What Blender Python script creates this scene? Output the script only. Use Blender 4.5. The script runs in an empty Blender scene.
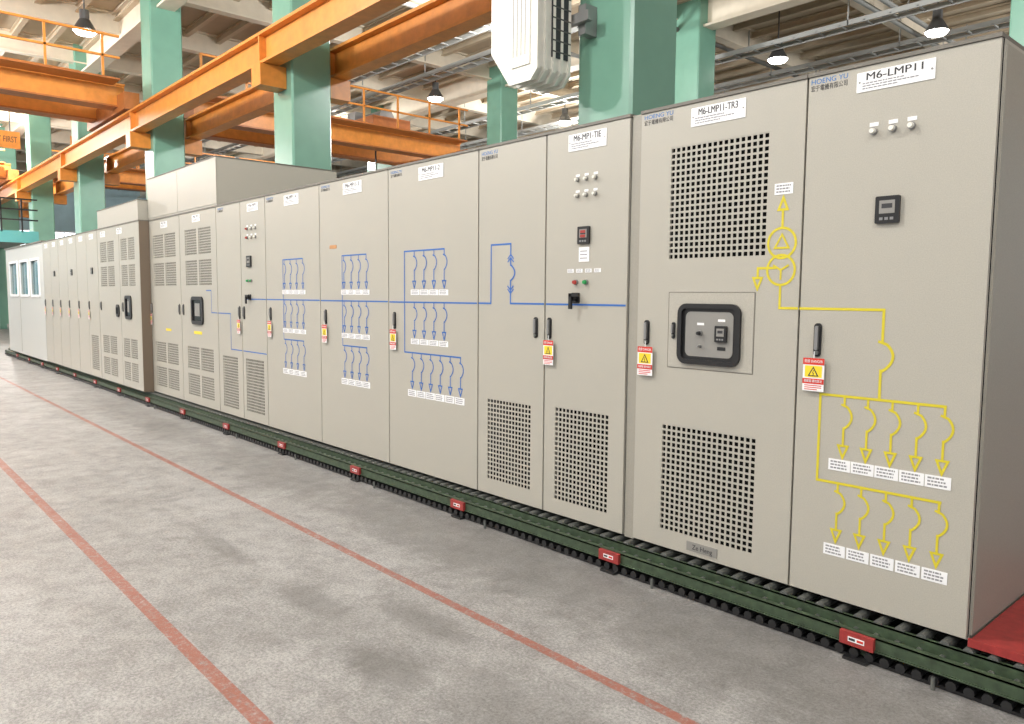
import bpy, math, random
from mathutils import Vector, Matrix
random.seed(3)
scene = bpy.context.scene
try:
    scene.view_settings.view_transform = 'Standard'
    scene.view_settings.look = 'None'
except Exception: pass
ZO = .04            # datum shift of the cabinet row above the measuring datum

# ------------------------------------------------------------------ materials
def mat(name, col, rough=.5, metal=0., noise=0., nscale=20., bump=0., bscale=200., emis=None, estr=0., coat=0., spec=.5):
    m = bpy.data.materials.new(name); m.use_nodes = True
    nt = m.node_tree; b = nt.nodes["Principled BSDF"]
    b.inputs["Roughness"].default_value = rough
    b.inputs["Metallic"].default_value = metal
    b.inputs["Specular IOR Level"].default_value = spec
    if coat: b.inputs["Coat Weight"].default_value = coat; b.inputs["Coat Roughness"].default_value = .15
    c = (*col, 1)
    tc = nt.nodes.new("ShaderNodeTexCoord")
    if noise > 0:
        n = nt.nodes.new("ShaderNodeTexNoise"); n.inputs["Scale"].default_value = nscale; n.inputs["Detail"].default_value = 5
        r = nt.nodes.new("ShaderNodeValToRGB")
        r.color_ramp.elements[0].position = .3; r.color_ramp.elements[1].position = .7
        r.color_ramp.elements[0].color = (*[max(0, k*(1-noise)) for k in col], 1)
        r.color_ramp.elements[1].color = (*[min(1, k*(1+noise)) for k in col], 1)
        nt.links.new(tc.outputs["Object"], n.inputs["Vector"])
        nt.links.new(n.outputs["Fac"], r.inputs["Fac"]); nt.links.new(r.outputs["Color"], b.inputs["Base Color"])
    else: b.inputs["Base Color"].default_value = c
    if bump > 0:
        n = nt.nodes.new("ShaderNodeTexNoise"); n.inputs["Scale"].default_value = bscale; n.inputs["Detail"].default_value = 2
        bp = nt.nodes.new("ShaderNodeBump"); bp.inputs["Strength"].default_value = bump; bp.inputs["Distance"].default_value = .002
        nt.links.new(tc.outputs["Object"], n.inputs["Vector"])
        nt.links.new(n.outputs["Fac"], bp.inputs["Height"]); nt.links.new(bp.outputs["Normal"], b.inputs["Normal"])
    if emis:
        b.inputs["Emission Color"].default_value = (*emis, 1); b.inputs["Emission Strength"].default_value = estr
    return m
M = {}
M['cab'] = mat("cabinet_paint", (.405, .388, .340), .38, noise=.09, nscale=230, bump=.25, bscale=420)
M['cab2'] = mat("cabinet_paint_shaded", (.31, .295, .255), .42, noise=.09, nscale=230)  # darker copy of the cabinet paint, side shading put into the colour
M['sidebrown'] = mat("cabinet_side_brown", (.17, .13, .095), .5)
M['cap'] = mat("cabinet_cap", (.15, .14, .12), .5)
M['dark'] = mat("vent_dark", (.006, .006, .006), .9, spec=.1)
M['black'] = mat("black_plastic", (.015, .015, .016), .35)
M['grey'] = mat("grey_metal", (.30, .30, .30), .35, metal=.6)
M['steel'] = mat("roller_steel", (.20, .21, .20), .4, metal=.7)
M['white'] = mat("white_label", (.82, .83, .85), .45)
M['ink'] = mat("label_ink", (.03, .03, .035), .6)
M['greyink'] = mat("label_grey_ink", (.25, .25, .27), .6)
M['blueink'] = mat("logo_blue", (.03, .16, .45), .6)
M['blue'] = mat("mimic_blue", (.025, .13, .46), .45)
M['yellow'] = mat("mimic_yellow", (.60, .51, .025), .45)
M['tagred'] = mat("tag_red", (.60, .035, .02), .45)
M['tagyel'] = mat("tag_yellow", (.82, .62, .03), .45)
M['orangelab'] = mat("orange_label", (.50, .25, .10), .45)
M['red'] = mat("red_paint", (.30, .032, .03), .4, noise=.2, nscale=30)
M['redled'] = mat("red_led", (.12, .02, .02), .3, emis=(1, .08, .05), estr=.3)
M['grn'] = mat("green_button", (.02, .3, .08), .3)
M['rail'] = mat("conveyor_green", (.040, .064, .035), .5, noise=.4, nscale=25)
M['col'] = mat("column_green", (.165, .345, .262), .28, noise=.05, nscale=3)
M['orange'] = mat("crane_orange", (.66, .25, .045), .38, noise=.12, nscale=6)
M['orangedk'] = mat("crane_orange_dark", (.40, .13, .03), .45, noise=.15, nscale=6)
M['ceil'] = mat("ceiling_tan", (.50, .42, .31), .8, noise=.06, nscale=2)
M['beam'] = mat("ceiling_beam_cream", (.72, .65, .53), .6, noise=.05, nscale=4)
M['purlin'] = mat("ceiling_purlin_tan", (.56, .47, .35), .6, noise=.05, nscale=4)
M['tray'] = mat("cable_tray_grey", (.36, .37, .36), .5, metal=.3)
M['traydk'] = mat("conduit_dark", (.16, .16, .15), .5, metal=.3)
M['wall'] = mat("wall_paint", (.60, .60, .57), .8, noise=.06, nscale=2)
M['wallblue'] = mat("wall_paint_light_blue", (.42, .58, .64), .8, noise=.06, nscale=2)
M['teal'] = mat("teal_paint", (.12, .42, .42), .6)
M['fanwhite'] = mat("fan_housing_white", (.74, .73, .67), .45, noise=.06, nscale=12)
M['mesh'] = mat("fan_mesh", (.03, .035, .04), .6)
M['kiosk'] = mat("kiosk_white", (.52, .53, .51), .4)
M['glass'] = mat("window_glass", (.08, .21, .25), .08, spec=.8)
M['doorglass'] = mat("dark_door_glass", (.02, .02, .022), .06, spec=.7)
M['inner'] = mat("meter_panel", (.24, .235, .22), .5)
M['lamp'] = mat("lamp_emitter", (1, 1, 1), .5, emis=(1, .97, .9), estr=20)
M['win'] = mat("daylight_window", (.8, .9, 1), .5, emis=(.85, .95, 1), estr=4.0)
M['lampbody'] = mat("lamp_body", (.10, .10, .10), .4, metal=.5)

def floor_material():
    m = bpy.data.materials.new("worn_concrete"); m.use_nodes = True
    nt = m.node_tree; L = nt.links; b = nt.nodes["Principled BSDF"]
    tc = nt.nodes.new("ShaderNodeTexCoord")
    def noise(s, d=6, rgh=.6, dist=0.):
        n = nt.nodes.new("ShaderNodeTexNoise"); n.inputs["Scale"].default_value = s; n.inputs["Detail"].default_value = d
        n.inputs["Roughness"].default_value = rgh; n.inputs["Distortion"].default_value = dist
        L.new(tc.outputs["Object"], n.inputs["Vector"]); return n.outputs["Fac"]
    def ramp(src, a, ca, c, cc):
        r = nt.nodes.new("ShaderNodeValToRGB"); e = r.color_ramp.elements
        e[0].position = a; e[0].color = (*ca, 1); e[1].position = c; e[1].color = (*cc, 1)
        L.new(src, r.inputs["Fac"]); return r.outputs["Color"]
    def mix(fac, A, B, mode='MIX'):
        x = nt.nodes.new("ShaderNodeMix"); x.data_type = 'RGBA'; x.blend_type = mode
        if isinstance(fac, float): x.inputs[0].default_value = fac
        else: L.new(fac, x.inputs[0])
        for v, i in ((A, 6), (B, 7)):
            if isinstance(v, tuple): x.inputs[i].default_value = (*v, 1)
            else: L.new(v, x.inputs[i])
        return x.outputs[2]
    base = ramp(noise(.9, 8, .65), .3, (.355, .35, .35), .72, (.48, .475, .475))
    fine = ramp(noise(75, 6, .85), .38, (.34, .34, .34), .58, (1, 1, 1))
    c = mix(.85, base, fine, 'MULTIPLY')
    med = ramp(noise(7, 9, .8, .4), .40, (.68, .675, .67), .56, (1, 1, 1))
    c = mix(.8, c, med, 'MULTIPLY')
    big = ramp(noise(2.1, 7, .7, .8), .44, (.70, .69, .68), .56, (1, 1, 1))
    c = mix(.4, c, big, 'MULTIPLY')
    # pale flecks of worn paint
    fl = ramp(noise(26, 9, .9), .585, (0, 0, 0), .64, (1, 1, 1))
    c = mix(fl, c, (.55, .545, .53))
    sn = noise(5, 9, .8)
    sep = nt.nodes.new("ShaderNodeSeparateXYZ"); L.new(tc.outputs["Object"], sep.inputs[0])
    def mth(op, a, b_=None, clamp=False):
        n = nt.nodes.new("ShaderNodeMath"); n.operation = op; n.use_clamp = clamp
        for i, v in enumerate((a, b_)):
            if v is None: continue
            if isinstance(v, (int, float)): n.inputs[i].default_value = v
            else: L.new(v, n.inputs[i])
        return n.outputs[0]
    tot = None   # oil stains, plus painted shade in the long patches along the conveyor
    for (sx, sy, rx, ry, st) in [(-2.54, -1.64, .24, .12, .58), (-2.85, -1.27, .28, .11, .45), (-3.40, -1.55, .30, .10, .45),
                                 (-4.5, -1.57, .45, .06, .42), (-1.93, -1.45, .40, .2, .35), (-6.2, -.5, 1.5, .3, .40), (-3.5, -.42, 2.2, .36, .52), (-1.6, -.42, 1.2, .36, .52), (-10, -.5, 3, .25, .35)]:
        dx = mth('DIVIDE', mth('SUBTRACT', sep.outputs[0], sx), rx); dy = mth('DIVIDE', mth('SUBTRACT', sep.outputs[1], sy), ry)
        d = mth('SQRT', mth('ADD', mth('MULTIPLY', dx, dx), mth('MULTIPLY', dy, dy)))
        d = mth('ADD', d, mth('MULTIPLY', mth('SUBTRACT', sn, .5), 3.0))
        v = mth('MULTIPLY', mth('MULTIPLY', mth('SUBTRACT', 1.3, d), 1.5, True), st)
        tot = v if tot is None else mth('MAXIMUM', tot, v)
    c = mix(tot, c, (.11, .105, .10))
    wear = noise(30, 9, .85)   # red lane lines, worn
    for (y0, y1) in ((-2.218, -2.156), (-1.072, -1.022)):
        inn = mth('MULTIPLY', mth('GREATER_THAN', sep.outputs[1], y0), mth('LESS_THAN', sep.outputs[1], y1))
        w = mth('MULTIPLY', mth('SUBTRACT', .62, wear), 8, True)
        f = mth('MULTIPLY', mth('MULTIPLY', inn, w), .86)
        c = mix(f, c, (.29, .085, .052))
    L.new(c, b.inputs["Base Color"])
    rr_ = ramp(noise(3, 6, .7), .3, (.34, .34, .34), .7, (.58, .58, .58)); L.new(rr_, b.inputs["Roughness"])
    bp = nt.nodes.new("ShaderNodeBump"); bp.inputs["Strength"].default_value = .4; bp.inputs["Distance"].default_value = .006
    L.new(noise(45, 6, .75), bp.inputs["Height"]); L.new(bp.outputs["Normal"], b.inputs["Normal"])
    return m
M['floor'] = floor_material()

# ------------------------------------------------------------------ builder
class Thing:
    def __init__(s, name):
        s.name = name; s.parts = {}; s.texts = []; s.k = 0
    def add(s, part, m, V, Fc):
        v, f = s.parts.setdefault((part, m), ([], [])); o = len(v); v.extend(V); f.extend([tuple(i+o for i in q) for q in Fc])
    def box(s, part, m, x0, x1, y0, y1, z0, z1):
        if x0 > x1: x0, x1 = x1, x0
        V = [(x, y, z) for x in (x0, x1) for y in (y0, y1) for z in (z0, z1)]
        s.add(part, m, V, [(0,1,3,2), (4,6,7,5), (0,4,5,1), (2,3,7,6), (0,2,6,4), (1,5,7,3)])
    def poly(s, part, m, pts, y, t=.0015):
        n = len(pts); V = [(x, y-t, z) for x, z in pts]+[(x, y, z) for x, z in pts]
        s.add(part, m, V, [tuple(range(n)), tuple(range(2*n-1, n-1, -1))]+[(i, n+i, n+(i+1) % n, (i+1) % n) for i in range(n)])
    def line(s, part, m, pts, w, y):
        """flat mitred tape strip in the X,Z plane"""
        P = []
        for q in pts:
            if not P or math.hypot(q[0]-P[-1][0], q[1]-P[-1][1]) > 1e-5: P.append(q)
        if len(P) < 2: return
        closed = len(P) > 3 and math.hypot(P[0][0]-P[-1][0], P[0][1]-P[-1][1]) < 1e-5
        if closed: P = P[:-1]
        n = len(P); h = w/2; Lf = []; Rt = []
        D = lambda a, b: ((b[0]-a[0])/math.hypot(b[0]-a[0], b[1]-a[1]), (b[1]-a[1])/math.hypot(b[0]-a[0], b[1]-a[1]))
        for i in range(n):
            if closed: d0 = D(P[i-1], P[i]); d1 = D(P[i], P[(i+1) % n])
            else:
                d1 = D(P[i], P[i+1]) if i < n-1 else D(P[i-1], P[i]); d0 = D(P[i-1], P[i]) if i > 0 else d1
            nx, nz = -(d0[1]+d1[1]), d0[0]+d1[0]; l = math.hypot(nx, nz)
            if l < .2: nx, nz, l = -d1[1], d1[0], 1.
            nx, nz = nx/l, nz/l; k = h/max(.35, nx*-d1[1]+nz*d1[0])
            px, pz = P[i]
            if not closed and i == 0: px -= d1[0]*h; pz -= d1[1]*h
            if not closed and i == n-1: px += d1[0]*h; pz += d1[1]*h
            Lf.append((px+nx*k, pz+nz*k)); Rt.append((px-nx*k, pz-nz*k))
        s.k = (s.k+1) % 9; yy = y-.0012-.00012*s.k
        V = [(x, yy, z) for x, z in Lf]+[(x, yy, z) for x, z in Rt]
        m_ = n if closed else n-1
        s.add(part, m, V, [(i, n+i, n+(i+1) % n, (i+1) % n) for i in range(m_)])
    def seg(s, part, m, a, b, w, y): s.line(part, m, [a, b], w, y)
    def tube(s, part, m, p0, p1, r, n=12, r2=None):
        p0 = Vector(p0); p1 = Vector(p1); r2 = r if r2 is None else r2
        d = (p1-p0).normalized(); u = d.orthogonal().normalized(); w = d.cross(u)
        V = []
        for p, q in ((p0, r), (p1, r2)):
            for i in range(n):
                a = 2*math.pi*i/n; V.append(tuple(p+u*math.cos(a)*q+w*math.sin(a)*q))
        s.add(part, m, V, [tuple(range(n-1, -1, -1)), tuple(range(n, 2*n))]+[(i, (i+1) % n, n+(i+1) % n, n+i) for i in range(n)])
    def rrect(s, part, m, x0, x1, z0, z1, r, y, t):
        s.poly(part, m, rr(x0, x1, z0, z1, r), y, t)
    def ring(s, part, m, x0, x1, z0, z1, r, w, y, t):
        o = rr(x0, x1, z0, z1, r); i = rr(x0+w, x1-w, z0+w, z1-w, max(r-w, .002)); n = len(o)
        V = [(x, y-t, z) for x, z in o]+[(x, y-t, z) for x, z in i]+[(x, y, z) for x, z in o]+[(x, y, z) for x, z in i]
        Fc = []
        for k in range(n):
            j = (k+1) % n
            Fc += [(k, j, n+j, n+k), (k, 2*n+k, 2*n+j, j), (n+k, n+j, 3*n+j, 3*n+k)]
        s.add(part, m, V, Fc)
    def text(s, part, m, body, x, y, z, size, width=None, face='-Y'):
        s.texts.append((part, m, body, x, y, z, size, width, face))
    def build(s):
        col = scene.collection
        if len(s.parts) == 1 and not s.texts:
            (part, m), (V, Fc) = list(s.parts.items())[0]
            me = bpy.data.meshes.new(s.name); me.from_pydata(V, [], Fc); me.materials.append(M[m]); me.update()
            ob = bpy.data.objects.new(s.name, me); col.objects.link(ob); return ob
        root = bpy.data.objects.new(s.name, None); col.objects.link(root)
        for (part, m), (V, Fc) in s.parts.items():
            me = bpy.data.meshes.new(part); me.from_pydata(V, [], Fc); me.materials.append(M[m]); me.validate(); me.update()
            ob = bpy.data.objects.new(part, me); col.objects.link(ob); ob.parent = root
        for part, m, body, x, y, z, size, width, face in s.texts:
            c = bpy.data.curves.new(part, 'FONT'); c.body = body; c.size = size; c.align_x = 'CENTER'; c.align_y = 'CENTER'
            c.materials.append(M[m]); c.extrude = .0003
            ob = bpy.data.objects.new(part, c); col.objects.link(ob); ob.parent = root
            ob.location = (x, y-.0006, z) if face == '-Y' else (x+.002, y, z)
            ob.rotation_euler = (math.pi/2, 0, 0 if face == '-Y' else math.pi/2)
            if width:
                bpy.context.view_layer.update()
                if ob.dimensions.x > 0: ob.scale.x = width/ob.dimensions.x
        return root
def rr(x0, x1, z0, z1, r, n=6):
    P = []
    for cx, cz, a0 in ((x1-r, z1-r, 0), (x0+r, z1-r, 90), (x0+r, z0+r, 180), (x1-r, z0+r, 270)):
        for i in range(n+1):
            a = math.radians(a0+90*i/n); P.append((cx+r*math.cos(a), cz+r*math.sin(a)))
    return P
THINGS = []
def T(name): t = Thing(name); THINGS.append(t); return t

# ------------------------------------------------------------------ cabinets
ZT, ZB = 2.43+ZO, .13+ZO
DEPTH = 1.5
Z = lambda z: z+ZO
def door(t, x0, x1, holes=(), y=0., gap=.004):
    z0 = ZB+.012; z1 = ZT-.012; X0, X1 = x0+gap, x1-gap
    xs = sorted({X0, X1, *[h[0] for h in holes], *[h[1] for h in holes]}); zs = sorted({z0, z1, *[h[2] for h in holes], *[h[3] for h in holes]})
    for i in range(len(xs)-1):
        for j in range(len(zs)-1):
            cx, cz = (xs[i]+xs[i+1])/2, (zs[j]+zs[j+1])/2
            if any(h[0] < cx < h[1] and h[2] < cz < h[3] for h in holes): continue
            t.box('door_leaf', 'cab', xs[i], xs[i+1], y, y+.02, zs[j], zs[j+1])
    for (a, b, c, d) in holes:
        t.box('vent_shade_sheet', 'dark', a-.005, b+.005, y+.022, y+.027, c-.005, d+.005)  # near-black sheet painted as the shade inside the cabinet
        p = .0305; w = .0102
        nx = max(2, round((b-a)/p)); nz = max(2, round((d-c)/p))
        for i in range(nx+1):
            x = a+(b-a)*i/nx; t.box('vent_bars', 'cab', x-w/2, x+w/2, y+.001, y+.004, c, d)
        for j in range(nz+1):
            z = c+(d-c)*j/nz; t.box('vent_bars', 'cab', a, b, y+.0013, y+.0038, z-w/2, z+w/2)
def body(t, x0, x1, y=0., depth=DEPTH, m='cab', zt=None):
    zt = zt or ZT
    t.box('carcass', m, x0+.001, x1-.001, y+.03, y+depth, ZB, zt-.01)
    t.box('door_seal', 'dark', x0+.003, x1-.003, y+.0275, y+.03, ZB+.01, zt-.012)
    t.box('roof_cap', 'cap', x0+.001, x1-.001, y-.006, y+depth, zt-.01, zt+.006)
def plate(t, x0, x1, z0, z1, title, y=0., sub=True):
    t.box('sign_plate', 'white', x0, x1, y-.003, y-.0002, z0, z1)
    w = x1-x0; h = z1-z0
    if title:
        t.text('sign_text', 'ink', title, (x0+x1)/2, y-.003, z1-h*.28, h*.52, w*.72)
        t.text('sign_text', 'ink', title, (x0+x1)/2+.0012, y-.0031, z1-h*.28, h*.52, w*.72)
    if sub:
        for k, (a, b) in enumerate(((.08, .62), (.08, .80), (.08, .55))):
            z = z0+h*(.42-.13*k); x = x0+w*a
            while x < x0+w*b:
                l = random.uniform(.03, .08)*w*.8; t.box('sign_small_text', 'greyink', x, min(x+l, x0+w*b), y-.0036, y-.003, z-h*.03, z+h*.03); x += l+.01*w
    for sx in (x0+.012, x1-.012): t.tube('rivet', 'grey', (sx, y-.003, (z0+z1)/2), (sx, y-.005, (z0+z1)/2), .004, 8)
def logo(t, x0, x1, z0, z1, y=0.):
    t.text('maker_name', 'blueink', "HOENG YU", (x0+x1)/2, y, z1-(z1-z0)*.25, (z1-z0)*.55, x1-x0)
    t.text('maker_name_local', 'ink', "宏于電機有限公司", (x0+x1)/2, y, z0+(z1-z0)*.22, (z1-z0)*.5, x1-x0)
def handle(t, x, z0, z1, y=0., w=.034):
    t.rrect('lock_plate', 'black', x-w/2, x+w/2, z0, z1, w*.45, y, .006)
    t.rrect('lock_lever', 'grey', x-w*.22, x+w*.22, z0+.03, z1-.012, w*.2, y-.006, .014)
    t.tube('lock_barrel', 'steel', (x, y-.006, z0+.018), (x, y-.014, z0+.018), w*.28, 10)
def tag(t, x0, x1, z0, z1, y=0.):
    w, h = x1-x0, z1-z0; cx = (x0+x1)/2; Y = y-.018
    t.box('warning_tag_string', 'white', cx-.002, cx+.002, Y, Y+.001, z1, z1+.03)
    t.box('warning_tag_card', 'white', x0, x1, Y, Y+.0015, z0, z1)
    t.box('warning_tag_red', 'tagred', x0, x1, Y-.001, Y, z1-h*.20, z1)
    t.text('warning_tag_text', 'white', "危險 DANGER", cx, Y-.0012, z1-h*.10, h*.11, w*.85)
    t.box('warning_tag_yellow', 'tagyel', x0+w*.10, x1-w*.10, Y-.001, Y, z0+h*.42, z1-h*.23)
    t.poly('warning_triangle', 'ink', [(cx-w*.26, z0+h*.45), (cx+w*.26, z0+h*.45), (cx, z1-h*.25)], Y-.001, .0006)
    t.poly('warning_triangle_inner', 'tagyel', [(cx-w*.17, z0+h*.48), (cx+w*.17, z0+h*.48), (cx, z1-h*.31)], Y-.0016, .0006)
    t.line('warning_bolt', 'ink', [(cx+w*.02, z1-h*.37), (cx-w*.03, z0+h*.55), (cx+w*.03, z0+h*.54), (cx, z0+h*.49)], w*.03, Y-.0012)
    t.box('warning_tag_red2', 'tagred', x0, x1, Y-.001, Y, z0+h*.22, z0+h*.38)
    t.text('warning_tag_text', 'white', "高壓電 請勿靠近", cx, Y-.0012, z0+h*.30, h*.09, w*.85)
    for k in range(3):
        z = z0+h*(.17-.06*k); t.box('warning_tag_lines', 'tagred', x0+w*.1, x1-w*.1-(k == 2)*w*.2, Y-.0008, Y, z-h*.012, z+h*.012)
def label(t, x0, x1, z0, z1, y=0.):
    t.box('circuit_label', 'white', x0, x1, y-.002, y-.0002, z0, z1)
    w, h = x1-x0, z1-z0
    for k in range(3):
        z = z1-h*(.22+.27*k); x = x0+w*.1; e = x1-w*random.uniform(.1, .25)
        while x < e:
            l = random.uniform(.006, .016); t.box('circuit_label_text', 'greyink', x, min(x+l, e), y-.0024, y-.002, z-h*.07, z+h*.07); x += l+.003
def arc(x, a, b, bulge, n=12): return [(x+bulge*math.sin(math.pi*i/n)**.8 if 0 < i < n else x, a+(b-a)*i/n) for i in range(n+1)]
def drop(t, m, x, z1, z0, w, bulge=.030, y=0.):
    H = z1-z0; a = z1-H*.14; b = z1-H*.52; ah = min(.052, H*.2)
    t.line('feeder_line', m, [(x, z1-w*.9), (x, a-.004)], w, y)
    t.line('breaker_arc', m, [(x-.010, a)]+arc(x+.003, a, b, bulge)[1:], w, y)
    t.line('feeder_line', m, [(x, b), (x, z0+ah)], w, y)
    t.line('arrow_head', m, [(x, z0), (x-ah*.40, z0+ah), (x+ah*.40, z0+ah), (x, z0)], w, y)
def circle(t, part, m, cx, cz, r, w, y=0., n=28):
    P = [(cx+r*math.cos(2*math.pi*i/n), cz+r*math.sin(2*math.pi*i/n)) for i in range(n+1)]; t.line(part, m, P, w, y)
def pilot(t, x, z, y=0., m='white', r=.015, lab=True):
    t.tube('pilot_bezel', 'grey', (x, y, z), (x, y-.012, z), r*1.25, 14)
    t.tube('pilot_lens', m, (x, y-.012, z), (x, y-.026, z), r, 14, r*.8)
    if lab: t.box('pilot_label', 'white', x-r*1.5, x+r*1.5, y-.002, y, z+r*1.7, z+r*3.)
def meter(t, x0, x1, z0, z1, y=0., disp='inner'):
    t.rrect('meter_bezel', 'black', x0, x1, z0, z1, .006, y, .014)
    w, h = x1-x0, z1-z0
    t.box('meter_display', disp, x0+w*.18, x1-w*.18, y-.0155, y-.014, z0+h*.36, z1-h*.16)
    t.box('meter_digits', 'ink', x0+w*.28, x1-w*.28, y-.0162, y-.0155, z0+h*.55, z1-h*.28)
    for k in range(3): t.box('meter_keys', 'grey', x0+w*(.2+.22*k), x0+w*(.34+.22*k), y-.016, y-.014, z0+h*.12, z0+h*.22)
def rotary(t, x, z, y=0.):
    t.rrect('switch_plate', 'black', x-.03, x+.03, z-.03, z+.03, .006, y, .008)
    t.tube('switch_hub', 'black', (x, y-.008, z), (x, y-.035, z), .020, 14)
    t.box('switch_lever', 'black', x-.012, x+.06, y-.05, y-.035, z+.008, z+.026)
    t.box('switch_lever_end', 'black', x-.014, x+.006, y-.05, y-.035, z-.065, z+.026)

# -- cabinet: feeder (rightmost)
t = T("electrical_cabinet"); x0, x1 = -1.72, -.975
body(t, x0, x1); door(t, x0, x1)
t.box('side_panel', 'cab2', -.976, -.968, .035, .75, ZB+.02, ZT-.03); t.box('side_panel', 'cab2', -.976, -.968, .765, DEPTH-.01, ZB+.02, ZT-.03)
plate(t, -1.505, -1.20, Z(2.315), Z(2.395), "M6-LMP11"); logo(t, -1.705, -1.545, Z(2.355), Z(2.41))
for x in (-1.426, -1.35, -1.277): pilot(t, x, Z(2.148), m='fanwhite', r=.012)
meter(t, -1.401, -1.305, Z(1.77), Z(1.88)); handle(t, -1.628, Z(1.206), Z(1.354)); tag(t, -1.683, -1.585, Z(1.054), Z(1.20))
w = .0115; Y = 0
t.line('mimic_line', 'yellow', [(-1.714, Z(1.417)), (-1.35, Z(1.417)), (-1.35, Z(1.285))], w, Y)
t.line('mimic_line', 'yellow', [(-1.362, Z(1.285))]+arc(-1.345, Z(1.285), Z(1.165), .040)[1:], w, Y)
t.line('mimic_line', 'yellow', [(-1.352, Z(1.165)), (-1.352, Z(1.043))], w, Y)
t.line('mimic_line', 'yellow', [(-1.098, Z(1.043)), (-1.605, Z(1.043)), (-1.605, Z(.66)), (-1.098, Z(.66))], w, Y)
for i in range(5):
    x = -1.496+.0995*i; drop(t, 'yellow', x, Z(1.043), Z(.775), w*.85); label(t, x-.06, x+.036, Z(.715), Z(.765))
    x = -1.51+.1025*i; drop(t, 'yellow', x, Z(.66), Z(.40), w*.85); label(t, x-.052, x+.044, Z(.335), Z(.385))
# -- cabinet: transformer
t = T("electrical_cabinet"); x0, x1 = -2.645, -1.722
body(t, x0, x1); door(t, x0, x1, [(-2.448, -1.895, Z(1.655), Z(2.22)), (-2.463, -1.91, Z(.235), Z(.80))])
plate(t, -2.328, -2.024, Z(2.305), Z(2.395), "M6-LMP11-TR3"); logo(t, -2.622, -2.44, Z(2.355), Z(2.41))
label(t, -1.862, -1.772, Z(1.93), Z(1.98))
cx = -1.817
t.line('mimic_line', 'yellow', [(cx, Z(1.78)), (cx, Z(1.86))], w, 0)
t.line('mimic_arrow', 'yellow', [(cx, Z(1.915)), (cx-.022, Z(1.862)), (cx+.022, Z(1.862)), (cx, Z(1.915))], w, 0)
circle(t, 'transformer_symbol', 'yellow', cx, Z(1.712), .068, w); circle(t, 'transformer_symbol', 'yellow', cx, Z(1.59), .068, w)
t.line('transformer_delta', 'yellow', [(cx, Z(1.75)), (cx-.034, Z(1.69)), (cx+.034, Z(1.69)), (cx, Z(1.75))], w*.8, 0)
for a in (90, 210, 330):
    a = math.radians(a+180); t.seg('transformer_wye', 'yellow', (cx, Z(1.59)), (cx+.04*math.cos(a), Z(1.59)+.04*math.sin(a)), w*.8, 0)
t.line('mimic_line', 'yellow', [(cx-.03, Z(1.60)), (-1.933, Z(1.60)), (-1.933, Z(1.555))], w, 0)
t.line('mimic_arrow', 'yellow', [(-1.933, Z(1.505)), (-1.955, Z(1.555)), (-1.911, Z(1.555)), (-1.933, Z(1.505))], w, 0)
t.line('mimic_line', 'yellow', [(cx, Z(1.522)), (cx, Z(1.417)), (-1.732, Z(1.417))], w, 0)
t.ring('window_frame', 'cap', -2.438, -1.94, Z(1.10), Z(1.49), .004, .003, 0, .001)
t.box('window_frame_panel', 'cab', -2.433, -1.945, -.003, 0, Z(1.105), Z(1.485))
t.ring('viewing_window_gasket', 'black', -2.368, -2.008, Z(1.128), Z(1.432), .05, .024, -.003, .016)
t.rrect('viewing_window', 'black', -2.35, -2.025, Z(1.145), Z(1.415), .03, -.003, .002)
t.rrect('instrument_panel', 'inner', -2.325, -2.05, Z(1.168), Z(1.392), .03, -.005, .002)
meter(t, -2.145, -2.08, Z(1.245), Z(1.325), -.007); pilot(t, -2.235, Z(1.285), -.007, 'black', .011, False)
t.box('instrument_keys', 'black', -2.135, -2.09, -.009, -.007, Z(1.205), Z(1.222)); t.box('instrument_label', 'white', -2.255, -2.215, -.008, -.007, Z(1.325), Z(1.337))
t.box('instrument_label', 'white', -2.135, -2.095, -.008, -.007, Z(1.345), Z(1.357)); pilot(t, -2.235, Z(1.22), -.007, 'grey', .006, False)
handle(t, -2.575, Z(1.21), Z(1.341)); handle(t, -2.40, Z(1.25), Z(1.335), -.003, .020); tag(t, -2.621, -2.522, Z(1.047), Z(1.20))
t.box('name_plate', 'inner', -2.285, -2.104, -.004, 0, Z(.165), Z(.212)); t.text('name_plate_text', 'ink', "Ze Heng", -2.19, -.004, Z(.187), .036, .12)
t.box('filler_frame', 'cab2', -2.712, -2.647, .012, .5, ZB, ZT-.005)
# -- cabinet: tie (two leaves)
t = T("electrical_cabinet"); body(t, -4.0, -2.714)
door(t, -3.356, -2.716, [(-3.262, -2.831, Z(.23), Z(.80))]); door(t, -3.998, -3.36, [(-3.90, -3.473, Z(.24), Z(.785))])
plate(t, -3.175, -2.884, Z(2.295), Z(2.39), "M6-MP1-TIE"); logo(t, -3.968, -3.81, Z(2.34), Z(2.40))
for z in (2.13, 2.04):
    for x in (-3.098, -3.03, -2.96): pilot(t, x, Z(z), r=.010, m='fanwhite')
meter(t, -3.084, -2.995, Z(1.762), Z(1.862)); t.box('meter_digits_red', 'redled', -3.06, -3.02, -.0168, -.0162, Z(1.825), Z(1.84)); t.box('meter_digits_red', 'redled', -3.06, -3.02, -.0168, -.0162, Z(1.80), Z(1.815))
t.box('meter_label', 'white', -3.08, -3.0, -.003, 0, Z(1.662), Z(1.745))
for k in range(3): t.box('meter_label_text', 'greyink', -3.07, -3.015, -.0036, -.003, Z(1.68+.02*k), Z(1.685+.02*k))
for k in range(4): label(t, -3.17+.07*k, -3.12+.07*k, Z(1.60), Z(1.622))
pilot(t, -3.10, Z(1.545), m='redled', r=.013, lab=False); pilot(t, -3.02, Z(1.545), m='grn', r=.013, lab=False)
rotary(t, -3.10, Z(1.455)); handle(t, -3.315, Z(1.206), Z(1.335)); handle(t, -3.435, Z(1.206), Z(1.335)); tag(t, -3.35, -3.265, Z(1.05), Z(1.198))
wb = .0105
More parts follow.
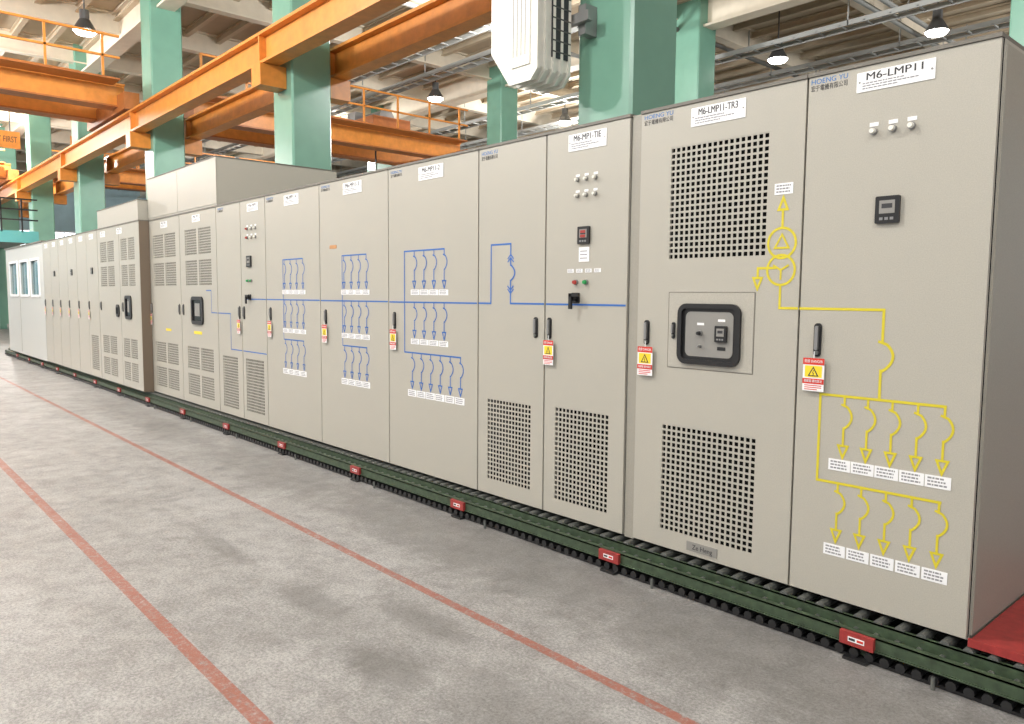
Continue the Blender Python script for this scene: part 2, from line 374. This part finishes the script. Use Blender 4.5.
t.line('mimic_line', 'blue', [(-3.992, Z(1.414)), (-3.868, Z(1.414)), (-3.866, Z(1.793)), (-3.674, Z(1.793)), (-3.674, Z(1.72))], wb, 0)
t.line('mimic_symbol', 'blue', [(-3.70, Z(1.70)), (-3.674, Z(1.725)), (-3.648, Z(1.70))], wb*.8, 0); t.line('mimic_symbol', 'blue', [(-3.70, Z(1.68)), (-3.674, Z(1.705)), (-3.648, Z(1.68))], wb*.8, 0)
t.line('mimic_symbol', 'blue', [(-3.674, Z(1.70)), (-3.674, Z(1.66))], wb, 0)
t.line('mimic_symbol', 'blue', arc(-3.674, Z(1.66), Z(1.56), .04), wb, 0)
t.line('mimic_line', 'blue', [(-3.674, Z(1.56)), (-3.674, Z(1.49))], wb, 0)
t.line('mimic_symbol', 'blue', [(-3.70, Z(1.525)), (-3.674, Z(1.50)), (-3.648, Z(1.525))], wb*.8, 0); t.line('mimic_symbol', 'blue', [(-3.70, Z(1.505)), (-3.674, Z(1.48)), (-3.648, Z(1.505))], wb*.8, 0)
t.line('mimic_line', 'blue', [(-3.674, Z(1.48)), (-3.674, Z(1.416)), (-3.37, Z(1.416))], wb, 0); t.line('mimic_line', 'blue', [(-3.345, Z(1.416)), (-2.73, Z(1.416))], wb, 0)
# -- three distribution cabinets
def dist(x0, x1, gx0, gx1, n, px, tagx, wide=False, title="M6-MP11-1"):
    t = T("electrical_cabinet"); body(t, x0, x1); door(t, x0, x1)
    plate(t, px, px+.30, Z(2.29), Z(2.385), title); logo(t, x0+.04, x0+.19, Z(2.35), Z(2.40))
    t.line('mimic_line', 'blue', [(x0+.014, Z(1.411)), (x1-.014, Z(1.413))], wb, 0)
    xs = [gx0+(gx1-gx0)*i/(n-1) for i in range(n)]
    lx = gx0-.13 if wide else gx0
    t.line('mimic_line', 'blue', [(gx1, Z(1.79)), (lx, Z(1.79))], wb, 0)
    if wide: t.line('mimic_line', 'blue', [(lx, Z(1.79)), (lx, Z(1.035))], wb, 0)
    else: t.line('mimic_line', 'blue', [(lx, Z(1.79)), (lx-.03, Z(1.79)), (lx-.03, Z(1.035)), (lx, Z(1.035))], wb*.8, 0)
    for x in xs: drop(t, 'blue', x, Z(1.79), Z(1.515), wb*.85); drop(t, 'blue', x, Z(1.411), Z(1.15), wb*.85)
    g3 = (lx+.10, gx1+.19, 6) if wide else (gx0, gx1, n)
    t.line('mimic_line', 'blue', [(lx, Z(1.035)), (g3[1], Z(1.035))], wb, 0)
    for i in range(g3[2]): drop(t, 'blue', g3[0]+(g3[1]-g3[0])*i/(g3[2]-1), Z(1.035), Z(.765), wb*.85)
    for (a, b, c, d, k) in ((gx0-.05, gx1+.05, 1.465, 1.505, n), (gx0-.05, gx1+.05, 1.10, 1.14, n), (g3[0]-.06, g3[1]+.05, .705, .755, g3[2])):
        for i in range(k): label(t, a+(b-a)*i/k+.004, a+(b-a)*(i+1)/k-.004, Z(c), Z(d))
    handle(t, tagx+.045, Z(1.206), Z(1.335)); tag(t, tagx, tagx+.085, Z(1.045), Z(1.20)); return t
dist(-5.10, -4.002, -4.75, -4.38, 4, -4.69, -5.06, True, "M6-MP11-2")
t5 = dist(-6.21, -5.102, -5.79, -5.43, 4, -5.79, -6.155, False, "M6-MP11-3"); t5.box('orange_sticker', 'orangelab', -6.03, -5.91, -.002, 0, Z(1.855), Z(1.885))
dist(-7.33, -6.212, -6.92, -6.54, 4, -6.90, -7.28, False, "M6-MP11-4")
# -- cabinet pair with meter and low vents
t = T("electrical_cabinet"); body(t, -8.61, -7.332)
door(t, -7.94, -7.334, [(-7.865, -7.42, Z(.232), Z(.793))]); door(t, -8.608, -7.944, [(-8.497, -8.08, Z(.216), Z(.786))])
plate(t, -7.755, -7.49, Z(2.30), Z(2.38), "M6-MP1"); logo(t, -8.55, -8.40, Z(2.35), Z(2.40)); meter(t, -7.78, -7.67, Z(1.74), Z(1.855)); rotary(t, -7.73, Z(1.43))
for x in (-7.76, -7.66, -7.56):
    for z in (2.13, 2.04): pilot(t, x, Z(z), m='redled' if x < -7.7 else 'fanwhite', r=.012)
for x in (-7.76, -7.68): pilot(t, x, Z(1.60), m='grn', r=.013, lab=False)
t.line('mimic_line', 'blue', [(-7.82, Z(1.411)), (-7.342, Z(1.411))], wb, 0)
t.line('mimic_line', 'blue', [(-7.92, Z(.865)), (-7.35, Z(.865))], wb, 0); t.line('mimic_line', 'blue', [(-8.595, Z(1.25)), (-8.25, Z(1.25)), (-8.25, Z(.865)), (-7.96, Z(.865))], wb, 0)
handle(t, -8.0, Z(1.2), Z(1.335)); handle(t, -7.88, Z(1.2), Z(1.335)); tag(t, -8.04, -7.96, Z(1.045), Z(1.19))
# -- ventilated cabinets
def vents(a, b):
    m = (a+b)/2; return [(p, q, Z(c), Z(d)) for p, q in ((a, m-.03), (m+.03, b)) for c, d in ((1.56, 1.86), (1.92, 2.225), (.235, .50), (.56, .83))]
def black_window(t, x0, x1, z0, z1, y=0.):
    t.ring('viewing_window_gasket', 'black', x0, x1, z0, z1, .06, .04, y, .018); t.rrect('viewing_window', 'doorglass', x0+.02, x1-.02, z0+.02, z1-.02, .03, y, .003)
    t.box('instrument_panel', 'inner', x0+.10, x1-.12, y-.005, y-.003, z0+.10, z1-.08)
t = T("electrical_cabinet"); body(t, -9.80, -8.612); door(t, -9.798, -8.614, vents(-9.62, -8.78)); black_window(t, -9.43, -9.05, Z(1.10), Z(1.43))
plate(t, -9.35, -9.1, Z(2.30), Z(2.38), "M6-TR2"); handle(t, -9.72, Z(1.2), Z(1.335)); t.line('mimic_line', 'blue', [(-8.95, Z(1.50)), (-8.80, Z(1.50)), (-8.80, Z(1.25)), (-8.63, Z(1.25))], wb, 0)
t.box('orange_sticker', 'tagyel', -9.38, -9.12, -.002, 0, Z(.985), Z(1.02))
t = T("electrical_cabinet"); body(t, -11.03, -9.802); door(t, -11.028, -9.804, vents(-10.83, -9.96)); plate(t, -10.5, -10.25, Z(2.30), Z(2.38), "M6-TR1")
handle(t, -10.95, Z(1.2), Z(1.335)); handle(t, -9.86, Z(1.2), Z(1.335)); tag(t, -10.99, -10.91, Z(1.045), Z(1.19)); t.box('orange_sticker', 'tagyel', -10.4, -10.2, -.002, 0, Z(.985), Z(1.015))
t = T("rooftop_busbar_duct"); t.box('duct_casing', 'cab', -11.028, -8.60, .012, 1.49, ZT+.008, ZT+.54)
t.box('duct_cover', 'cab', -9.85, -8.595, .006, .012, ZT+.03, ZT+.52); t.box('duct_cover', 'cab', -11.02, -9.86, .006, .012, ZT+.03, ZT+.52)
t.box('duct_lid', 'cap', -11.028, -8.594, .006, 1.494, ZT+.54, ZT+.55)
for k in range(3): t.box('duct_lifting_eye', 'grey', -10.6+.9*k, -10.55+.9*k, .3, .34, ZT+.55, ZT+.59)
# -- left group, standing .13 m proud of the others
YL = -.13
t = T("electrical_cabinet"); body(t, -13.10, -10.98, YL, DEPTH); door(t, -11.93, -10.984, vents(-11.85, -11.2), YL); door(t, -13.096, -11.934, vents(-12.95, -12.2), YL)
black_window(t, -11.70, -11.40, Z(1.10), Z(1.43), YL); black_window(t, -12.15, -12.0, Z(1.12), Z(1.30), YL)
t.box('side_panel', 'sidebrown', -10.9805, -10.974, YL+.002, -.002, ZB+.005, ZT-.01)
for x in (-12.9, -12.02): plate(t, x, x+.25, Z(2.30), Z(2.38), "M6-TR", YL); handle(t, x-.08 if x < -12.5 else x+.2, Z(1.2), Z(1.335), YL)
t = T("rooftop_busbar_duct"); t.box('duct_casing', 'cab', -13.09, -11.04, YL+.012, 1.2, ZT+.008, ZT+.27); t.box('duct_lid', 'cap', -13.095, -11.035, YL+.006, 1.2, ZT+.27, ZT+.28)
def simple_cab(x0, x1, n, low=False):
    t = T("electrical_cabinet"); body(t, x0+.002, x1-.002, YL); wd = (x1-x0)/n
    for i in range(n):
        a, b = x0+wd*i, x0+wd*(i+1); door(t, a, b, [(a+.12, b-.12, Z(.25), Z(.80))] if low and i == n-1 else [], YL)
        plate(t, a+wd*.3, a+wd*.65, Z(2.30), Z(2.38), "", YL); handle(t, a+.08, Z(1.2), Z(1.335), YL); tag(t, a+.05, a+.13, Z(1.045), Z(1.19), YL)
        if i: meter(t, a+wd*.4, a+wd*.55, Z(1.76), Z(1.86), YL)
simple_cab(-14.45, -13.105, 2, True); simple_cab(-15.8, -14.455, 2); simple_cab(-17.1, -15.805, 2, False)
# -- windowed control cabin at the far end
t = T("windowed_control_cabin"); xa, xb = -21.2, -17.11
wins = [(-20.7, -19.8), (-19.45, -18.6), (-18.3, -17.5)]; z0w, z1w = Z(1.40), Z(2.12)
t.box('cabin_body', 'kiosk', xa, xb, YL+.05, DEPTH, ZB, ZT)
edges = [xa]+[e for w_ in wins for e in w_]+[xb]
t.box('cabin_front', 'kiosk', xa, xb, YL, YL+.05, ZB, z0w); t.box('cabin_front', 'kiosk', xa, xb, YL, YL+.05, z1w, ZT)
for i in range(0, len(edges), 2): t.box('cabin_front', 'kiosk', edges[i], edges[i+1], YL, YL+.05, z0w, z1w)
for a, b in wins:
    t.box('cabin_glass', 'glass', a, b, YL+.03, YL+.045, z0w, z1w); t.ring('cabin_window_frame', 'white', a-.03, b+.03, z0w-.03, z1w+.03, .04, .05, YL, .02)
t.box('cabin_door_line', 'cap', -19.65, -19.64, YL-.003, YL, ZB+.05, z0w-.08)
t.box('cabin_roof', 'cap', xa-.03, xb, YL-.02, DEPTH, ZT, ZT+.03)

# ------------------------------------------------------------------ roller conveyor
t = T("roller_conveyor"); XR0, XR1 = -22.0, 2.2
for y in (-.12, 1.30):
    t.box('side_channel', 'rail', XR0, XR1, y, y+.006, .062, .118); t.box('side_channel', 'rail', XR0, XR1, y, y+.035, .112, .118); t.box('side_channel', 'rail', XR0, XR1, y-.008, y+.035, .062, .068)
t.box('inner_channel', 'rail', XR0, XR1, -.05, -.044, .07, .150); t.box('inner_channel', 'rail', XR0, XR1, -.05, -.03, .144, .150)
x = XR0+.05
while x < XR1:
    t.tube('roller', 'steel', (x, -.043, .145), (x, 1.29, .145), .021, 10); t.tube('roller_axle', 'steel', (x, -.115, .10), (x, -.05, .10), .014, 6); x += .085
t.box('lower_track', 'black', XR0, XR1, -.11, -.03, .001, .014)
x = XR0
while x < XR1:
    t.tube('track_wheel', 'black', (x, -.125, .03), (x, -.04, .03), .020, 8); x += .062
x = -1.34+1.355
while x > XR0:
    t.box('cross_member', 'rail', x-.03, x+.03, -.10, 1.30, .02, .060)
    t.box('foot_pad', 'black', x-.05, x+.05, -.15, -.02, .0, .012); t.tube('foot_bolt', 'steel', (x+.3, -.14, 0), (x+.3, -.14, .05), .008, 8); x -= 1.355
x = -1.34
while x > XR0+1:
    t.box('red_marker', 'red', x-.07, x+.07, -.140, -.121, .062, .118); t.box('marker_label', 'white', x-.034, x+.034, -.1415, -.140, .080, .100)
    t.box('marker_text', 'ink', x-.030, x-.004, -.1422, -.1415, .085, .095); t.box('marker_text', 'tagred', x+.004, x+.030, -.1422, -.1415, .085, .095); x -= 1.355
t = T("red_support_plate"); t.box('plate', 'red', -.962, 1.8, -.02, 1.25, .170, .187); t.box('plate_lip', 'red', -.962, 1.8, -.03, -.02, .168, .20)

# ------------------------------------------------------------------ room shell
CZ = 9.3; XL, XRm, YF, YB = -60, 8, -14, 42
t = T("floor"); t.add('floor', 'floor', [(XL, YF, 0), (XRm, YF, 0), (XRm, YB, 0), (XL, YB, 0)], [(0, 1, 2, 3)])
t = T("ceiling"); t.box('slab', 'ceil', XL, XRm, YF, YB, CZ, CZ+.2)
t = T("wall_back"); t.box('wall', 'wall', XL, XRm, YB, YB+.2, 0, CZ)
t = T("wall_left"); t.box('wall', 'wallblue', XL-.2, XL, YF, YB, 0, CZ)
n = 0
for (y0, y1) in ((-12, -7), (-5.5, 0), (5, 10), (16, 22)):
    n += 1; t = T("window_%d" % n); t.box('pane', 'win', XL, XL+.03, y0, y1, 3.6, 5.6); t.box('frame', 'white', XL, XL+.08, y0-.1, y1+.1, 5.6, 5.7); t.box('frame', 'white', XL, XL+.08, y0-.1, y1+.1, 3.5, 3.6)
    k = y0
    while k <= y1+.01: t.box('mullion', 'white', XL, XL+.07, k-.04, k+.04, 3.6, 5.6); k += (y1-y0)/5
t = T("door_1"); t.box('leaf', 'teal', XL, XL+.05, -4.5, 0.5, 0, 3.2); t.box('frame', 'white', XL, XL+.08, -4.6, -4.5, 0, 3.3); t.box('frame', 'white', XL, XL+.08, .5, .6, 0, 3.3)
t = T("roof_steelwork")
def ibeam(t, part, m, axis, c, z0, z1, a, b, fw, wt=.03, ft=.04):
    for (o, h0, h1) in ((fw/2, z0, z0+ft), (wt/2, z0+ft, z1-ft), (fw/2, z1-ft, z1)):
        if axis == 'X': t.box(part, m, a, b, c-o, c+o, h0, h1)
        else: t.box(part, m, c-o, c+o, a, b, h0, h1)
x = XRm-2
while x > XL: ibeam(t, 'cross_beam', 'beam', 'Y', x, 8.7, CZ, YF, YB, .28); x -= 3.75
y = YF+1
while y < YB: ibeam(t, 'purlin', 'purlin', 'X', y, 9.08, CZ-.02, XL, XRm, .14, .02, .03); y += .95
for y in (3.25, 14, 25): ibeam(t, 'main_girder', 'beam', 'X', y, 8.4, CZ-.01, XL, XRm, .42, .05, .06)
t = T("cable_tray")
for y, z in ((9.0, 8.15), (11.0, 8.3), (15.5, 8.1), (18.5, 8.25), (21.5, 8.1)):
    for yy in (y, y+.45): t.box('tray_rail', 'tray', XL+4, XRm-1, yy, yy+.03, z, z+.12)
    t.tube('tray_cable', 'traydk', (XL+4, y+.18, z+.09), (XRm-1, y+.18, z+.09), .04, 8)
    x = XRm-1
    while x > XL+4: t.box('tray_rung', 'tray', x, x+.04, y, y+.45, z+.02, z+.05); x -= .6
    x = XRm-2
    while x > XL+4: t.box('tray_hanger', 'tray', x, x+.03, y, y+.03, z, CZ-.1); x -= 3.75
t = T("ceiling_pipe")
for x, z, m in ((-8.2, 8.5, 'tray'), (-8.6, 8.5, 'tray'), (-3.0, 8.5, 'traydk'), (-12.6, 8.45, 'traydk'), (-16.0, 8.5, 'tray')):
    t.tube('pipe', m, (x, 4.2, z), (x, YB-1, z), .06, 10)
    y = 5
    while y < YB-1: t.box('pipe_hanger', 'tray', x-.015, x+.015, y, y+.03, z, CZ-.1); y += 4

def column(x, y, w=.75):
    t = T("green_column"); h = w/2; c = .03
    P = [(x-h+c, y-h), (x+h-c, y-h), (x+h, y-h+c), (x+h, y+h-c), (x+h-c, y+h), (x-h+c, y+h), (x-h, y+h-c), (x-h, y-h+c)]
    V = [(a, b, z) for z in (0, CZ-.02) for a, b in P]
    t.add('shaft', 'col', V, [tuple(range(7, -1, -1)), tuple(range(8, 16))]+[(i, (i+1) % 8, 8+(i+1) % 8, 8+i) for i in range(8)])
    t.box('base_plate', 'grey', x-h-.08, x+h+.08, y-h-.08, y+h+.08, 0, .03)
for i in range(-1, 7): column(-5.5-7.5*i, 3.25)
for i in range(-1, 6): column(-12.3-7.7*i, 14.)
for i in range(-1, 6): column(-9.-7.7*i, 25.)

# crane runways
def runway(y, m='orange', brk=None):
    t = T("crane_runway_beam"); ibeam(t, 'girder', m, 'X', y, 5.42, 5.95, XL, XRm, .30, .05, .05)
    t.box('crane_rail', 'grey', XL, XRm, y-.04, y+.04, 5.95, 6.02)
    if brk is not None:
        for i in range(-1, 7):
            cx = -5.5-7.5*i; a, b = sorted((y, brk)); t.box('bracket', m, cx-.18, cx+.18, a-(.2 if y < brk else 0), b+(0 if y < brk else .2), 5.05, 5.41)
            t.box('web_stiffener', m, cx-.02, cx+.02, y-.14, y+.14, 5.47, 5.90)
runway(2.60, brk=2.87); runway(3.92, brk=3.63); runway(13.3); runway(14.7)
def crane(x, ya, yb, z=6.05, sp=2.0, gh=.50):
    t = T("overhead_crane")
    for dx in (0, sp):
        t.box('bridge_girder', 'orange', x+dx, x+dx+.4, ya, yb, z+.15, z+.15+gh); t.box('girder_flange', 'orange', x+dx-.06, x+dx+.46, ya, yb, z+.15+gh, z+.19+gh); t.box('girder_flange', 'orangedk', x+dx-.06, x+dx+.46, ya, yb, z+.11, z+.15)
    for y in (ya, yb): t.box('end_carriage', 'orangedk', x-.6, x+sp+1., y-.18, y+.18, z-.02, z+.4)
    zz = z+gh-.05
    for dx in (-.75, sp+.55):
        t.box('walkway', 'orangedk', x+dx, x+dx+.65, ya+.3, yb-.3, zz+.15, zz+.19); e = x+dx+(0 if dx < 0 else .62)
        for hz in (.45, .95): t.box('handrail', 'orange', e, e+.05, ya+.3, yb-.3, zz+.19+hz, zz+.24+hz)
        y = ya+.3
        while y < yb: t.box('handrail_post', 'orange', e, e+.05, y, y+.05, zz+.19, zz+1.15); y += 1.2
    ym = (ya+yb)/2+2; t.box('hoist_trolley', 'orangedk', x+.1, x+sp+.3, ym-.7, ym+.7, zz+.25, zz+.7); t.tube('hoist_drum', 'grey', (x+.4, ym, zz+.75), (x+sp, ym, zz+.75), .28, 14)
    for d in (-.5, .5): t.box('trolley_motor', 'grey', x+.6, x+1.1, ym+d-.15, ym+d+.15, zz+.7, zz+1.0)
    t.tube('hoist_rope', 'lampbody', (x+1.3, ym, zz+.3), (x+1.3, ym, z-.7), .03, 6); t.box('hook_block', 'tagyel', x+1.1, x+1.5, ym-.15, ym+.15, z-1.1, z-.7)
crane(-23.8, -12.8, 2.60); crane(-23.8, 3.92, 13.3); crane(-40, -12.8, 2.6); crane(-38, 3.92, 13.3)
t = T("hanging_safety_sign"); t.box('board', 'orange', -33.6, -33.5, .2, 2.3, 6.75, 7.35)
t.text('board_text', 'ink', "安全第一 SAFETY FIRST", -33.5, 1.25, 7.05, .3, 1.9, '+X')
for y in (.5, 2.0): t.tube('sign_rod', 'lampbody', (-33.55, y, 7.35), (-33.55, y, CZ-.02), .02, 6)
def lamp(x, y, z=7.9, power=0):
    t = T("high_bay_lamp"); t.tube('rod', 'lampbody', (x, y, z+.45), (x, y, CZ-.02), .02, 8); t.tube('ballast', 'lampbody', (x, y, z+.28), (x, y, z+.52), .11, 14)
    t.tube('reflector', 'lampbody', (x, y, z+.02), (x, y, z+.30), .28, 20, .12); t.tube('emitter', 'lamp', (x, y, z-.05), (x, y, z+.02), .20, 20, .26)
    if power:
        l = bpy.data.lights.new("high_bay_light", 'POINT'); l.shadow_soft_size = .28; l.energy = power*1.12; l.color = (1, .985, .955)
        o = bpy.data.objects.new("high_bay_light", l); scene.collection.objects.link(o); o.location = (x, y, z-.40)
for x, y in ((-2, 19.5), (-20.4, 17.4), (-30, 12), (-36, 1.8)): lamp(x, y, 7.9, 1000)
for x, y in ((-7.5, 17), (-11.2, 16.2), (-30, 17.5), (-20.9, 11.9), (-21.6, 1.8)): lamp(x, y, 7.9)
for x, e in ((3, 850), (-6, 1050), (-15, 1650), (-25, 1900), (-36, 1900), (-48, 1900)): lamp(x, -4.2, 7.9, e)  # unseen lamp row added on the camera side to light the cabinet fronts
for x, e in ((-1, 1000), (-13, 1500), (-27, 1400)): lamp(x, -9.5, 7.9, e)  # second unseen row, added behind the camera as front light
for x in (-5, -14, ): lamp(x, 8.5, 7.9, 800)

# ventilation unit beside the near column
t = T("ventilation_unit")
def prism(part, m, pts, y0, y1):
    n = len(pts); V = [(x, y0, z) for x, z in pts]+[(x, y1, z) for x, z in pts]
    t.add(part, m, V, [tuple(range(n)), tuple(range(2*n-1, n-1, -1))]+[(i, n+i, n+(i+1) % n, (i+1) % n) for i in range(n)])
def oct_(x0, x1, z0, z1, c): return [(x0+c, z0), (x1-.10, z0), (x1, z0+.10), (x1, z1-.10), (x1-.10, z1), (x0+c, z1), (x0, z1-c*1.3), (x0, z0+c*1.3)]
UX = .13
prism('housing', 'fanwhite', oct_(-6.52+UX, -5.86+UX, 3.70, 5.36, .28), 2.14, 2.62)
for k in range(5): prism('housing_rib', 'fanwhite', oct_(-6.55+UX, -5.84+UX, 3.67, 5.38, .29), 2.13+.11*k, 2.165+.11*k)
t.box('front_panel', 'fanwhite', -6.22+UX, -5.94+UX, 2.115, 2.14, 3.83, 5.2)
for k in range(4): t.box('panel_groove', 'inner', -6.19+UX+.06*k, -6.18+UX+.06*k, 2.112, 2.115, 3.93, 5.1)
t.box('coil_mesh', 'mesh', -5.86+UX, -5.845+UX, 2.34, 2.60, 3.92, 5.3)
for k in range(12): t.box('mesh_wire', 'lampbody', -5.845+UX, -5.838+UX, 2.34, 2.60, 3.97+.11*k, 3.985+.11*k)
t.box('wall_bracket', 'grey', -6.2, -5.5, 2.63, 2.70, 4.3, 4.4); t.box('wall_bracket', 'grey', -5.70, -5.60, 2.70, 2.872, 4.2, 4.5)

# mezzanine with railing
t = T("mezzanine_platform"); a, b, c0, c1 = -38, -31, -12, 2.3
t.box('deck', 'tray', a, b, c0, c1, 3.3, 3.55); t.box('deck_fascia', 'teal', b, b+.05, c0, c1, 3.2, 3.6)
for y in (-10, -5, 0, 2.1):
    for x in (a+.3, b-.3): t.box('deck_post', 'col', x-.12, x+.12, y-.12, y+.12, 0, 3.3)
for hz in (.4, .75, 1.1): t.box('railing_rail', 'black', b, b+.05, c0, c1, 3.55+hz, 3.6+hz)
y = c0
while y < c1: t.box('railing_post', 'black', b, b+.05, y, y+.05, 3.55, 4.65); y += .6
t = T("storage_rack")
for x in (-30, -28.5):
    for y in (-6, -3.5, -1): t.box('upright', 'blue', x, x+.08, y, y+.08, 0, 2.4)
for z in (.2, 1.1, 2.0): t.box('shelf', 'tray', -30, -28.4, -6, -.92, z, z+.05)
for k in range(8): t.box('crate', random.choice(['white', 'teal', 'orangelab', 'kiosk']), -29.8, -29, -5.8+.58*k, -5.8+.58*k+.45, (.25, 1.15)[k % 2], (.25, 1.15)[k % 2]+.5)

for t in THINGS: t.build()

# ------------------------------------------------------------------ world, camera
w = bpy.data.worlds.new("world"); scene.world = w; w.use_nodes = True
w.node_tree.nodes["Background"].inputs[0].default_value = (.97, .98, 1, 1); w.node_tree.nodes["Background"].inputs[1].default_value = .65

f = 767.; p = math.atan(65.5/767); rho = .008; a = math.radians(41.64)
fh = Vector((-math.cos(a), math.sin(a), 0)); r0 = Vector((math.sin(a), math.cos(a), 0)); up = Vector((0, 0, 1))
Fw = math.cos(p)*fh-math.sin(p)*up; U = math.sin(p)*fh+math.cos(p)*up
R = r0*math.cos(rho)+U*math.sin(rho); U2 = U*math.cos(rho)-r0*math.sin(rho)
m3 = Matrix((R, U2, -Fw)).transposed()
cd = bpy.data.cameras.new("camera"); cd.sensor_width = 36; cd.lens = f*36/1024; cd.clip_end = 300
co = bpy.data.objects.new("camera", cd); scene.collection.objects.link(co)
co.matrix_world = Matrix.Translation((0, -3.25, 1.50)) @ m3.to_4x4(); scene.camera = co
